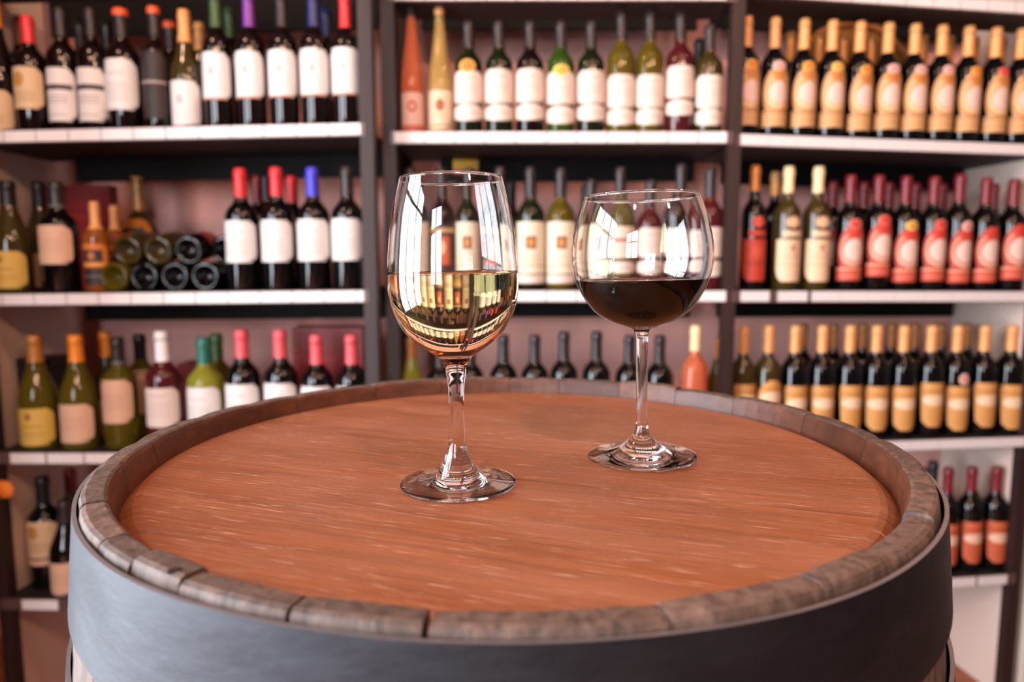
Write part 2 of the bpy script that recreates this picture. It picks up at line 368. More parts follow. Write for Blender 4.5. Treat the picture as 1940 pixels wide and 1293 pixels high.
tag(boxes('wall_front', [((XL, YF - 0.08, 0), (W2[0], YF, ZC)), ((W2[1], YF - 0.08, 0), (XR, YF, ZC)), ((W2[0], YF - 0.08, 0), (W2[1], YF, W2[2])), ((W2[0], YF - 0.08, W2[3]), (W2[1], YF, ZC))], M['dark_wall']), kind='structure')
def window(name, lst):
    o = boxes(name, lst, M['frame']); tag(o, kind='structure'); return o
t = 0.03
tag(box('added_shade_pilaster', (XL, 1.0, 0), (-1.31, 1.12, ZC), M['dark_wall']), kind='structure')  # unseen pilaster added to keep window light off bay A's outer end
window('window_1', [((XL - 0.06, y - t, W1[2]), (XL - 0.02, y + t, W1[3])) for y in (W1[0] + t, -0.5, 0.2, W1[1] - t)] + [((XL - 0.06, W1[0], z - t), (XL - 0.02, W1[1], z + t)) for z in (W1[2] + t, 2.15, W1[3] - t)])
window('window_2', [((x - t, YF - 0.06, W2[2]), (x + t, YF - 0.02, W2[3])) for x in (W2[0] + t, -1.3, W2[1] - t)] + [((W2[0], YF - 0.06, z - t), (W2[1], YF - 0.02, z + t)) for z in (W2[2] + t, 2.15, W2[3] - t)])

# ------------------------------------------------------------------ racks
# a bay: plan line of the shelf front from (x0,y0) to (x1,y1)
class Bay: pass
def make_bay(x0, y0, x1, y1):
    b = Bay(); b.a = Vector((x0, y0)); b.b = Vector((x1, y1)); b.d = (b.b - b.a); b.len = b.d.length; b.u = b.d / b.len
    b.n = Vector((-b.u.y, b.u.x))            # towards the wall
    b.ang = math.atan2(b.u.y, b.u.x); b.shelf = {}; b.slope = 0.0
    return b
def bay_px(x0, y0, x1, y1): return make_bay(P(x0, 500, y0).x, y0, P(x1, 500, y1).x, y1)
BA = bay_px(-56, 1.735, 700.5, 1.69)
BB = bay_px(742, 1.78, 1384, 1.78)
BC = bay_px(1384, 1.78, 1976, 1.91)
BA.slope, BB.slope, BC.slope = 0.0125, 0.0, -0.0075     # shelves are not quite level
DEP = 0.30
def bay_point(b, s, d, z): q = b.a + b.u * s + b.n * d; return Vector((q.x, q.y, z))
def ray_to_bay(b, px, py, d):
    """ plan point where the line of sight through px,py meets the bay's plane d behind its front """
    cx = (px - 970.0) / F; cy = (646.5 - py) / F
    v = Vector((cx, CP + cy * SP, -SP + cy * CP)); v2 = Vector((v.x, v.y))
    o = b.a + b.n * d
    t_ = o.dot(b.n) / v2.dot(b.n)
    return Vector((v.x * t_, v.y * t_, CAMZ + v.z * t_))
def shelf(b, rack, key, px, py, tags, beam_y=None):
    """ px,py: a point on the upper edge of the price strip """
    q = ray_to_bay(b, px, py, 0.0); z = q.z - b.slope * (q.xy - b.a).dot(b.u); b.shelf[key] = z
    dp = 0.13 if key == 'roof' else DEP
    e = box('shelf', (0.017, 0.004, -0.030), (b.len - 0.017, dp, 0), M['shelfwood'], rack)
    e.location = rack_local(rack, bay_point(b, 0, 0, z)); e.rotation_euler = (0, -math.atan(b.slope), b.ang)
    box('price_rail', (0.004, -0.003, -0.031), (b.len - 0.004, 0.004, -0.0005), M['rail'], e, 0.001)
    if key == 'roof':      # deep back board above the highest bottles
        zl = ray_to_bay(b, px, beam_y, DEP - 0.02).z - q.z
        box('back_board', (0.05, DEP - 0.02, zl), (b.len - 0.03, DEP - 0.005, zl + 0.30), M['beam'], e, 0.002)
    else: box('back_beam', (0.10, DEP - 0.03, -0.090), (b.len - 0.03, DEP - 0.005, -0.030), M['beam'], e, 0.002)
    for x0, x1 in tags:
        s0 = (ray_to_bay(b, x0, py + 10, 0).xy - b.a).dot(b.u); s1 = (ray_to_bay(b, x1, py + 10, 0).xy - b.a).dot(b.u)
        s0 = max(s0, 0.006); s1 = min(s1, b.len - 0.006)
        if s1 - s0 > 0.01: box('price_tag', (s0, -0.0052, -0.0285), (s1, -0.0035, -0.002), M['tag'], e)
    return z
def shelf_z(b, key, q): return b.shelf[key] + b.slope * (q.xy - b.a).dot(b.u)
def rack_local(rack, p): return p - Vector(rack.location)
def post(rack, b, s, d, wid=0.034, top=2.4):
    o = box('post', (-wid / 2, -0.001, 0), (wid / 2, 0.03, top), M['rack'], rack, 0.002)
    o.location = rack_local(rack, bay_point(b, s, d, 0)); o.rotation_euler = (0, 0, b.ang); return o
def even(x0, x1, wpx, gap=2.0):
    out = []; x = x0
    while x < x1 - 5:
        out.append((x, min(x + wpx - gap, x1))); x += wpx
    return out
rA = empty('wine_rack', (-0.83, 1.71, 0), 0, 'dark wooden wine rack of one bay holding white-labelled bottles and red boxes', 'rack')
rB = empty('wine_rack', (0.55, 1.80, 0), 0, 'dark wooden double-bay wine rack with the oval wooden tray on its shelf', 'rack')
for s in (0.012, BA.len): post(rA, BA, s, 0.0)
post(rA, BA, BA.len, DEP - 0.03)
for s in (0.0, BB.len): post(rB, BB, s, 0.0)
post(rB, BB, 0.0, DEP - 0.03)
post(rB, BC, BC.len, 0.0)
for rack, b, s in ((rA, BA, 0.005), (rB, BC, BC.len - 0.014)):
    o = box('side_panel', (0, 0.03, 0.0), (0.012, DEP, 2.4), M['panel'], rack); o.location = rack_local(rack, bay_point(b, s, 0, 0)); o.rotation_euler = (0, 0, b.ang)
for key, px, py, tg in (('roof', 345, -70, even(-40, 690, 62)), ('top', 345, 240, even(-52, 690, 61.5)), ('mid', 345, 553, even(-54, 690, 61)),
                        ('low', 120, 857, [(22, 88), (92, 160), (163, 228), (240, 300)]), ('bot', 80, 1135, [(44, 112), (150, 215)])):
    shelf(BA, rA, key, px, py, tg, 62)
for key, px, py, tg in (('roof', 1060, -22, even(748, 1376, 58)), ('top', 1060, 249, even(748, 1376, 57.5)), ('mid', 1060, 550, even(748, 1374, 57.5)), ('low', 1060, 838, even(748, 1374, 60)), ('bot', 1060, 1112, even(760, 1374, 80, 20))):
    shelf(BB, rB, key, px, py, tg, 56)
for key, px, py, tg in (('roof', 1670, -14, even(1404, 1960, 52)), ('top', 1670, 263, even(1402, 1960, 53, 1)), ('mid', 1670, 551, [(1402, 1456), (1472, 1528)] + even(1536, 1960, 53, 1)), ('low', 1800, 831, even(1400, 1945, 54, 1)), ('bot', 1850, 1091, even(1415, 1780, 62, 8) + [(1800, 1846), (1851, 1905)])):
    shelf(BC, rB, key, px, py, tg, 70)

tag(box('trim_2', (BC.b.x + 0.035, 1.90, 0), (XR, YB, ZC), M['white_wall']), kind='structure')
# ------------------------------------------------------------------ bottles
PROFILES = {  # (height fraction, radius fraction); lathe runs bottom to top
 'bordeaux': [(0, 0), (0, .90), (.004, .96), (.016, 1), (.58, 1), (.615, .985), (.645, .93), (.675, .80), (.70, .64), (.725, .48), (.75, .40), (.79, .375), (.93, .36), (.932, .41), (.962, .41), (.966, .36), (1, .36), (1, 0)],
 'burgundy': [(0, 0), (0, .90), (.004, .96), (.016, 1), (.42, 1), (.47, .98), (.53, .90), (.60, .74), (.67, .57), (.74, .44), (.80, .385), (.93, .35), (.932, .40), (.962, .40), (.966, .35), (1, .35), (1, 0)],
 'hock': [(0, 0), (0, .90), (.004, .96), (.016, 1), (.36, 1), (.44, .96), (.54, .84), (.64, .68), (.74, .53), (.84, .43), (.93, .38), (.932, .43), (.962, .43), (.966, .38), (1, .38), (1, 0)],
 'flask': [(0, 0), (0, .90), (.006, .97), (.02, 1), (.42, 1), (.50, .96), (.57, .84), (.62, .64), (.66, .42), (.70, .30), (.93, .27), (.932, .32), (.962, .32), (.966, .27), (1, .27), (1, 0)],
}
PROFILES['punted'] = [(.16, 0), (.15, .25), (.10, .48), (.03, .66), (.004, .74), (0, .80), (.001, .88), (.01, .97), (.03, 1)] + PROFILES['bordeaux'][4:]
def prof_r(kind, f):
    p = PROFILES[kind][1:-1]
    for (a, ra), (b_, rb) in zip(p, p[1:]):
        if a <= f <= b_ and b_ > a: return ra + (rb - ra) * (f - a) / (b_ - a)
    return p[-1][1]
def label_patch(name, parent, R, z0, z1, half, shape, mat, kind, H, rows=9, cols=12, lift=0.0007, ang0=0.0):
    vs, uv, fs = [], [], []
    hw = math.radians(half)
    for i in range(rows + 1):
        v = i / rows; x = 2 * v - 1
        if shape == 'rect': wv = 1.0
        elif shape == 'round': wv = max(0.02, 1 - 0.30 * abs(x) ** 7)
        elif shape == 'pill': wv = max(0.35, (1 - abs(x) ** 3.2) ** 0.5 if abs(x) < 1 else 0.35)
        elif shape == 'arch': wv = 1.0 if v < .45 else max(0.25, math.sqrt(max(0.0, 1 - ((v - .45) / .56) ** 2)))
        elif shape == 'ellipse': wv = max(0.22, math.sqrt(max(0, 1 - x * x)))
        elif shape == 'egg': wv = (0.80 + 0.2 * (1 - ((v - .4) / .4) ** 2)) if v < .4 else max(0.30, math.sqrt(max(0.0, 1 - ((v - .4) / .61) ** 2)))
        elif shape == 'taper': wv = (0.76 + 0.24 * v) * (1 - 0.45 * max(0, (0.14 - v) / 0.14) ** 2) * (1 - 0.12 * max(0, (v - .92) / .08))
        elif shape == 'shield': wv = (1.0 if v > .35 else 0.55 + 0.45 * math.sqrt(max(0, 1 - ((.35 - v) / .36) ** 2)))
        z = z0 + (z1 - z0) * v
        rr = R * prof_r(kind, z / H) + lift
        for j in range(cols + 1):
            u = 2 * j / cols - 1
            a = -PI / 2 + u * wv * hw + ang0
            vs.append((rr * math.cos(a), rr * math.sin(a), z)); uv.append((u * wv, v))
    for i in range(rows):
        for j in range(cols):
            a = i * (cols + 1) + j; fs.append((a, a + 1, a + cols + 2, a + cols + 1))
    return mk(name, vs, fs, mat, parent, True, uvs=uv)
def build_bottle(root, kind, R, H, glass, cap, capfrac, labels, top=None, ring=None, seg=26):
    """ labels: (part name, material key, z0, z1, half angle, shape) in metres above the base """
    prof = [(R * r, H * f) for f, r in PROFILES[kind]]
    lathe('glass_body', prof, G[glass], root, seg)
    if cap:
        n0 = 1 - capfrac; cr_ = []
        k = 10
        for i in range(k + 1):
            f = n0 + (1 - n0) * i / k; cr_.append((R * prof_r(kind, min(f, .999)) + 0.0009, H * f))
        cr_[-1] = (R * .37, H * 1.0 + .0004); cr_.append((R * .31, H * 1.0 + .0018)); cr_.append((0, H * 1.0 + .0019))
        c = lathe('capsule', cr_, K[cap], root, 20)
        if top:      # coloured cap end
            f0 = 1 - capfrac * .22
            lathe('cap_top', [(R * .43, H * f0), (R * .46, H * (f0 + .01)), (R * .46, H * .992), (R * .40, H + .0025), (0, H + .003)], K[top], c, 20)
        if ring:
            lathe('neck_band', [(R * prof_r(kind, n0) + .0012, H * n0), (R * prof_r(kind, n0) + .0016, H * (n0 + .012)), (R * prof_r(kind, n0 + .02) + .0012, H * (n0 + .022))], K[ring], root, 20)
    for nm, mk_, z0, z1, half, shape in labels:
        label_patch(nm, root, R, z0, z1, half, shape, LM[mk_], kind, H)
ROWD = {0: 0.052, 1: 0.160, 2: 0.250}
def bottle(b, key, px, ytop, rpx, text, kind='bordeaux', glass='dark', cap='dark', labels=(), row=0, group=None, capfrac=.23, top=None, ring=None, cat='bottle', name='wine_bottle', dd=0.0):
    d = ROWD[row] + dd
    q = ray_to_bay(b, px, ytop + 100, d); zb = shelf_z(b, key, q)
    for _ in range(3):                     # mid height of the bottle on its line of sight
        zt = ray_to_bay(b, px, ytop, d).z
        ym = ytop + 0.55 * (proj_y(Vector((q.x, q.y, zb))) - ytop)
        q = ray_to_bay(b, px, ym, d)
    H = zt - zb
    R = rpx * depth(q) / F
    zb = shelf_z(b, key, q) + .0002
    root = empty(name, (q.x, q.y, zb), b.ang + math.radians(random.uniform(-5, 5)), text, cat, group)
    fr = q.y - R * .9
    def zz(py): return P(px, py, fr).z - zb
    L = [(nm, m_, max(zz(y1), .002), zz(y0), half, shp) for nm, m_, y0, y1, half, shp in labels]
    build_bottle(root, kind, R, H, glass, cap, capfrac, L, top, ring)
    return root

ORD = 'first second third fourth fifth sixth seventh eighth ninth tenth eleventh twelfth'.split()
lab = lambda m_, y0, y1, half=78, shp='round', nm='label': (nm, m_, y0, y1, half, shp)
SH_AT = 'on the highest shelf of the single-bay rack'
# ---- bay A, top shelf
bottle(BA, 'top', -1, 2, 28, 'dark bottle with gold capsule and low cream label at the outer shelf end', 'burgundy', 'dark', 'orange', [lab('cream_gold', 170, 248)], capfrac=.2)
bottle(BA, 'top', 60, 32, 28.5, 'red-capped dark bottle with cream label and gold emblem', 'bordeaux', 'dark', 'red', [lab('cream_gold', 126, 206)])
bottle(BA, 'top', 43, 32, 26, 'brown-capped dark bottle behind the one with cream label and gold emblem', 'bordeaux', 'dark', 'brown', [lab('white', 130, 200)], row=1)
g = 'white labels with a dark band'
for px, yt in ((121, 17), (178, 17)):
    bottle(BA, 'top', px, yt, 27.5, 'dark-capped bottle with dark band across white label, %s the plain white label' % ('beside' if px > 150 else 'one away from'), 'bordeaux', 'dark', 'dark', [lab('white_band', 128, 230)], group=g)
for px, yt in ((158, 40), (208, 42)):
    bottle(BA, 'top', px, yt, 24, 'dark bottle behind those with banded white labels, %s' % ('between the two' if px < 180 else 'beside the plain white label'), 'bordeaux', 'dark', 'black', [lab('white_band', 135, 225)], row=1, group='dark bottles behind the banded labels')
bottle(BA, 'top', 235, 20, 30.5, 'dark bottle with orange cap end and plain tall white label', 'bordeaux', 'dark', 'dark', [lab('white', 111, 208)], top='redtop')
bottle(BA, 'top', 297, 16, 25, 'dark bottle with orange cap end and dark label with thin pale line', 'bordeaux', 'dark', 'dark', [lab('darklab', 95, 225)], top='redtop')
bottle(BA, 'top', 327, 44, 26, 'orange-topped dark bottle half hidden behind the gold-capped olive one', 'bordeaux', 'dark', 'dark', [], row=1, top='redtop')
bottle(BA, 'top', 354, 21, 28.5, 'sloping olive bottle with gold capsule and low white label', 'burgundy', 'dolive', 'gold', [lab('white_emblem', 152, 242)], capfrac=.27)
bottle(BA, 'top', 382, 45, 26, 'gold-capped olive bottle in the row behind', 'burgundy', 'dolive', 'gold', [lab('white_emblem', 150, 235)], row=1, capfrac=.24)
bottle(BA, 'top', 440, 17, 26, 'green-capped bottle in the row behind', 'bordeaux', 'dark', 'green', [lab('white_emblem', 105, 190)], row=1)
bottle(BA, 'top', 620, 16, 26, 'navy-capped bottle in the row behind', 'bordeaux', 'dark', 'navy', [lab('white_emblem', 105, 190)], row=1)
for px, cp, cn in ((413, 'green', 'green'), (475.5, 'purple', 'purple'), (537, 'dark', 'dark grey'), (597, 'navy', 'blue'), (656.5, 'red', 'red')):
    bottle(BA, 'top', px, -8 if px > 640 else -12, 27.2, 'tall dark bottle with %s capsule and high white label with small grey emblem' % cn, 'bordeaux', 'dark', cp, [lab('white_emblem', 98 - (px - 413) * .035, 189 - (px - 413) * .037)], capfrac=.25)
# ---- bay A, middle shelf
bottle(BA, 'mid', 22, 344, 33, 'dark sloping bottle with broad yellow label and brown crest', 'burgundy', 'dolive', 'black', [lab('yellow', 476, 547)], capfrac=.2)
bottle(BA, 'mid', 80, 346, 29, 'dark sloping bottle with peach label half hidden behind the pale pink label', 'burgundy', 'dolive', 'black', [lab('peach', 482, 545)], row=1)
bottle(BA, 'mid', 113, 345, 33, 'dark bottle with grey neck band and square peach label', 'bordeaux', 'black', 'dark', [lab('peach', 427, 501)], ring='grey')
bottle(BA, 'mid', 184, 384, 22, 'small amber dessert wine bottle with gold capsule and dark crest', 'bordeaux', 'amber', 'gold', [lab('orange_dark', 462, 506), lab('darklab', 510, 540, nm='lower_label')], capfrac=.30)
bottle(BA, 'mid', 221, 391, 21, 'small amber bottle with gold capsule in the second row', 'bordeaux', 'amber', 'gold', [lab('orange_dark', 465, 505)], row=1, capfrac=.28)
bottle(BA, 'mid', 267, 336, 34, 'wide round-shouldered flask with tan capsule and orange label', 'flask', 'dolive', 'dgold', [lab('orange_dark', 414, 480, 70, 'round')], row=2, capfrac=.3, dd=.012)
for px, cp, cn, yt in ((459.5, 'red', 'red', 321), (527, 'red', 'red', 319), (595, 'blue', 'bright blue', 319), (659.5, 'dark', 'dark grey', 318)):
    two = ' beside the lying bottles' if px < 500 else (' beside the blue-capped one' if cp == 'red' else '')
    bottle(BA, 'mid', px, yt, 30.2, '%s-capped dark bottle with wide plain white label%s' % (cn, two), 'bordeaux', 'black', cp, [lab('white', 418 - (px - 460) * .02, 498 - (px - 460) * .02)])
bottle(BA, 'mid', 491, 334, 24, 'dark red capped bottle seen between two red-capped white-labelled ones', 'bordeaux', 'dark', 'dred', [lab('white', 422, 495)], row=1)
bottle(BA, 'mid', 508, 330, 24, 'black-capped bottle in the third row behind red capsules', 'bordeaux', 'dark', 'black', [], row=2)
bottle(BA, 'mid', 556, 335, 27, 'red-capped bottle seen between red and blue capsules', 'bordeaux', 'dark', 'red', [lab('white', 422, 495)], row=1)
# lying bottles (bases towards the room)
def lying(px, py, rpx, glass, text, d0=0.03, tilt=0.0, labm='sidedark', H=0.20, group=None, rz=0):
    q = ray_to_bay(BA, px, py, d0); R = rpx * depth(q) / F
    root = empty('wine_bottle', (q.x, q.y, q.z), 0, text, 'bottle', group, rot=(-PI / 2 + tilt, 0, BA.ang + math.radians(rz)))
    build_bottle(root, 'punted', R, H, glass, 'dark', .22, [('label', labm, .05, .12, 120, 'rect')])
    return root
zs = BA.shelf['mid']
def py_rest(R, d, px):   # pixel row of a bottle axis lying R above the shelf
    q = ray_to_bay(BA, px, 530, d); return proj_y(Vector((q.x, q.y, shelf_z(BA, 'mid', q) + R)))
RL = 27.6
for px, gl, txt in ((214, 'olive', 'olive green bottle lying at the end of the bottom row of lying bottles'), (272, 'black', None), (330, 'black', None), (388, 'black', None)):
    q = ray_to_bay(BA, px, 530, 0.03); R = RL * depth(q) / F
    lying(px, py_rest(R + .0005, 0.03, px), RL, gl, txt or 'black bottle lying base outwards in the bottom row, %s from the olive one' % ORD[int((px - 272) / 58)], group=None if txt else 'lying bottles bottom row')
for px, lm_, txt in ((240, 'sidedark', 'lying bottle with dark brown label in the upper row above the olive one'), (298, 'sidedark', 'lying bottle with dark brown label in the middle of the upper row'), (356, 'burg_red', 'lying bottle with dull red label on the upper row'), (426, 'sideblue', 'lying bottle with blue label on the upper row')):
    q = ray_to_bay(BA, px, 500, 0.055); R = RL * depth(q) / F
    d_ = 0.05 if px < 400 else 0.098
    lying(px, py_rest(R * 2.78, d_, px), RL, 'dolive' if px < 300 else 'black', txt, d0=d_, tilt=0.16, labm=lm_, H=.165)
# ---- bay A, low shelf
bottle(BA, 'low', 73, 636, 33, 'olive sloping bottle with tan capsule and yellow label before black box', 'burgundy', 'olive', 'tan', [lab('yellow', 775, 845)])
bottle(BA, 'low', 150, 636, 33, 'olive sloping bottle with bright orange capsule and peach label', 'burgundy', 'olive', 'orange', [lab('peach', 767, 840)])
bottle(BA, 'low', 205, 630, 28, 'olive sloping bottle with orange capsule in the second row', 'burgundy', 'dolive', 'orange', [lab('peach', 760, 826)], row=1)
bottle(BA, 'low', 228, 641, 30, 'straw coloured bottle with dark capsule and tall peach label', 'bordeaux', 'olive', 'dark', [lab('peach', 721, 803)], ring='grey', dd=.01)
bottle(BA, 'low', 270, 635, 28, 'black-capped pale bottle behind the tall peach label', 'bordeaux', 'olive', 'black', [lab('peach', 703, 785)], row=1)
bottle(BA, 'low', 312, 629, 32, 'plum red bottle with white capsule and pale pink label', 'bordeaux', 'plum', 'white', [lab('pinkwhite', 736, 810)], capfrac=.25)
bottle(BA, 'low', 390, 641, 32, 'yellow-green bottle with teal capsule and white label', 'bordeaux', 'lime', 'teal', [lab('white', 735, 812)])
bottle(BA, 'low', 414, 634, 28, 'dark green capped olive bottle behind the yellow-green one', 'bordeaux', 'olive', 'green', [lab('white', 725, 800)], row=1)
r_ = bottle(BA, 'low', 462, 626, 32, 'pink-capped dark bottle with a white tag on its neck', 'bordeaux', 'black', 'pink', [lab('white', 729, 805), ('neck_tag', 'white', 650, 680, 50, 'round')])
bottle(BA, 'low', 534, 626, 31, 'pink-capped dark bottle with white label beside the one with neck tag', 'bordeaux', 'black', 'pink', [lab('white', 727, 800)])
for px in (602, 668):
    bottle(BA, 'low', px, 636, 30, 'pink-capped dark bottle before the red box, %s' % ('next to the rack post' if px > 650 else 'one bottle away from the post'), 'bordeaux', 'black', 'pink', [lab('white', 733, 808)], group='pink capped bottles before the red box', capfrac=.25)
# ---- bay A, bottom shelf
bottle(BA, 'bot', 88, 905, 30, 'black bottle with tan label behind the barrel hoop', 'bordeaux', 'black', 'black', [lab('cream_gold', 990, 1058), lab('peach', 1061, 1072, nm='lower_label')], dd=.04)
bottle(BA, 'bot', 128, 950, 30, 'dark bottle with low peach label partly behind the barrel', 'burgundy', 'dark', 'dark', [lab('peach', 1068, 1130)])
bottle(BA, 'bot', 139, 890, 25, 'dark red capped bottle in the rear row behind the barrel', 'bordeaux', 'dolive', 'dred', [lab('peach', 985, 1010)], row=1, dd=.045)

# ---- bay B, top shelf
bottle(BB, 'top', 781, 0, 21.5, 'slender rose wine flute bottle with pink label', 'hock', 'rose', 'dark', [lab('rosehock', 175, 245, 72, 'rect')], capfrac=.13)
bottle(BB, 'top', 834, 10, 22.5, 'slender pale yellow flute bottle with gold cap end', 'hock', 'pale', 'gold', [lab('palehock', 171, 245, 72, 'rect')], capfrac=.08)
two = lambda y0, y1, y2, y3, m_='cream': [lab(m_, y0, y1, 80, 'round'), lab('cream_low', y2, y3, 80, 'pill', 'lower_label')]
tb = [(888, 42, 'dgreen', 'green-tinted bottle with two-piece cream label and orange round seal', [('seal', 'seal_orange', 112, 138, 34, 'ellipse')], (134, 195, 197, 229)),
      (945, 42, 'dgreen', None, [], (131, 195, 198, 229)), (1004, 42, 'dark', 'dark brown bottle with two-piece cream label among green ones', [], (130, 193, 196, 228)),
      (1062, 42, 'green', 'green bottle with two-piece cream label and round gold seal', [('seal', 'seal_gold', 122, 145, 34, 'ellipse')], (136, 197, 201, 235)),
      (1119, 42, 'dgreen', None, [], (133, 195, 197, 229)),
      (1176, 24, 'olive', 'tall', [], (141, 203, 205, 237)), (1230, 24, 'olive', 'tall', [], (141, 203, 205, 237)),
      (1287, 26, 'plum', 'dark red bottle whose two-piece cream label sits higher than its neighbours', [], (124, 185, 189, 219)),
      (1342, 49, 'dolive', 'shorter dark olive bottle with low two-piece cream label by the post', [], (142, 204, 206, 238))]
for px, yt, gl, txt, extra, ys in tb:
    if txt is None: txt, gr = 'dark green bottle with two-piece cream label and no seal, %s' % ('beside the orange seal' if px < 1000 else 'beside the gold seal'), 'dark green two-piece labels'
    elif txt == 'tall': txt, gr = 'tall olive bottle with two-piece cream label %s' % ('next to a dark green one' if px < 1200 else 'beside the dark red bottle'), 'tall olive bottles'
    else: gr = None
    bottle(BB, 'top', px, yt, 26.6, txt, 'bordeaux', gl, 'dark', two(*ys) + extra, group=gr)
bottle(BB, 'top', 1322, 76, 24, 'short black-capped bottle behind the shorter dark olive one', 'bordeaux', 'dolive', 'black', [], row=1)
# ---- bay B, middle shelf
mb = [(780, 320, 'dgreen', 'emb0', 26.5), (836, 319, 'dark', 'redem', 26.5), (891, 320, 'dgreen', 'emb', 26.5), (948, 318, 'dark', 'redem', 26.5), (1005, 318, 'dgreen', 'emb', 26.6), (1062, 320, 'olive', 'emb2', 26.6),
      (1119, 342, 'olive', 'emb3', 25), (1174, 318, 'olive', 'stripe', 26.5), (1231, 343, 'plum', 'two1', 26.5), (1288, 312, 'dark', 'two2', 26.8), (1343, 319, 'plum', 'two3', 26)]
for px, yt, gl, kd, rp in mb:
    gr = None
    if kd.startswith('emb'):
        ls = [lab('emblem', 420, 519, 78, 'rect'), lab('cream_low', 521.5, 537, 78, 'rect', 'lower_label')]
        txt = {'emb0': 'bottle with brown-emblem cream label next to the rack post', 'emb': 'dark green bottle with brown emblem label %s' % ('behind the white wine glass' if px < 950 else 'between the two wine glasses'), 'emb2': 'olive bottle with tall cream label and brown emblem', 'emb3': 'short olive bottle with brown emblem label behind the red wine glass'}[kd]
        gr = 'brown emblem bottles' if kd == 'emb' else None
    elif kd == 'redem': ls = [lab('red_emblem', 425, 535, 78, 'rect')]; txt = 'dark bottle with black label and red emblem, %s from the post behind the white wine' % ORD[1 if px < 900 else 3]; gr = 'red emblem bottles'
    elif kd == 'stripe': ls = [lab('redstripe', 428, 490), lab('cream_low', 497, 522, 78, 'pill', 'lower_label')]; txt = 'olive bottle with red stripe across its cream label'
    else:
        ls = two(431, 488, 494, 524)
        txt = {'two1': 'short plum coloured bottle with two-piece cream label behind the red wine', 'two2': 'tall dark bottle with two-piece cream label behind the red wine', 'two3': 'plum bottle with two-piece cream label by the post beside the red wine'}[kd]
    bottle(BB, 'mid', px, yt, rp, txt, 'bordeaux', gl, 'dark', ls, group=gr)
for px, yt in ((968, 345), (1110, 352)):
    bottle(BB, 'mid', px, yt, 25, 'dark rear-row bottle %s' % ('just beside the white wine glass' if px < 1000 else 'just beside the rim of the red wine glass'), 'bordeaux', 'dark', 'dark', [], row=1, group='rear row behind the glasses')
# ---- bay B, low shelf (mostly behind the barrel)
bottle(BB, 'low', 781, 640, 27, 'yellow-green bottle with dark neck rising behind the barrel', 'burgundy', 'lime', 'dgold', [lab('white', 760, 820)], capfrac=.2)
for i, (px, yt) in enumerate(((834, 648), (891, 640), (954, 636), (1013, 636), (1068, 630), (1129, 630), (1191, 637), (1248, 637))):
    bottle(BB, 'low', px, yt, 26.5, 'black-capped dark bottle behind the barrel rim, %s from the yellow-green one' % ORD[i], 'bordeaux', 'black', 'dark', [lab('white', 745, 815)], group='black capped bottles behind the barrel', capfrac=.25)
bottle(BB, 'low', 1315, 618, 25, 'rose wine bottle with cream capsule rising behind the barrel', 'bordeaux', 'rose', 'cream', [lab('pinkwhite', 745, 815)], capfrac=.22)
bottle(BB, 'low', 1361, 640, 24, 'olive bottle half hidden by the rack post', 'burgundy', 'olive', 'bronze', [lab('peach', 760, 825)], row=1)

# ---- bay C, top shelf
SE = {1520: ('seal_orange', 'orange'), 1573: ('seal_gold', 'gold'), 1625: ('seal_orange', 'orange'), 1465: ('seal_pink', 'pink'), 1678: ('seal_pink', 'pink'), 1728: ('seal_pink', 'pink'), 1779: ('seal_pink', 'pink'), 1829: ('seal_orange', 'orange'), 1880: ('seal_red', 'red'), 1412: ('seal_orange', 'orange'), 1927: ('seal_orange', 'orange')}
for i, px in enumerate((1412, 1465, 1520, 1573, 1625, 1678, 1728, 1779, 1829, 1880, 1928)):
    k = (px - 1412) / 516.0; off = [0, 2, 1, 1, 8, 2, 3, 2, 3, 4, 4][i]
    y = lambda v: v + 13 * k + off * .6
    se = SE.get(px, ('seal_orange', 'orange'))
    uniq = {'gold': 'gold-capped bottle with tan oval label and a gold seal', 'red': 'gold-capped bottle with tan oval label and a red seal'}.get(se[1])
    bottle(BC, 'top', px, 33 + 23 * k, 25.0, (uniq or 'gold-capped dark bottle with tan oval label and %s seal' % se[1]) + ', %s from the post' % ORD[i], 'bordeaux', 'black', 'gold',
           [lab('tan_oval', y(124), y(205), 70, 'egg'), lab('tan_band', y(206), y(237), 72, 'rect', 'lower_label'), ('seal', se[0], y(113), y(131), 30, 'ellipse')], group='bottles with tan oval labels', capfrac=.25)
for i, px in enumerate((1494, 1548, 1593, 1645, 1741, 1790, 1838, 1889)):
    k = (px - 1412) / 516.0
    bottle(BC, 'top', px, 60 + 14 * k, 22.3, 'bronze-capped bottle, %s in the rear row behind the tan oval labels' % ORD[i], 'bordeaux', 'black', 'bronze', [lab('tan_oval', 134 + 10 * k, 205 + 10 * k, 70, 'egg')], row=1, group='bronze capped rear row', capfrac=.26)
# ---- bay C, middle shelf
def shieldset(d, s, yo=0): return [('round_label', d, 410 + yo, 432 + yo, 34, 'ellipse'), ('neck_label', s, 437 + yo, 449 + yo, 44, 'rect'), lab(s, 454 + yo, 534 + yo, 72, 'shield')]
bottle(BC, 'mid', 1427, 315, 23, 'bronze-capped bottle with red shield label beside the post', 'bordeaux', 'black', 'bronze', shieldset('red_disc', 'red_shield', -1), capfrac=.2)
bottle(BC, 'mid', 1465, 327, 23, 'gold-capped bottle without visible label behind the shield labels', 'bordeaux', 'black', 'gold', [], row=1, capfrac=.2)
for px in (1490, 1546): bottle(BC, 'mid', px, 317, 25, 'cream-capped bottle with cream shield label, %s' % ('nearer the red shield label' if px < 1500 else 'beside the coral oval labels'), 'bordeaux', 'dolive', 'cream', shieldset('cream_disc', 'cream_shield'), group='cream shield labels', capfrac=.21)
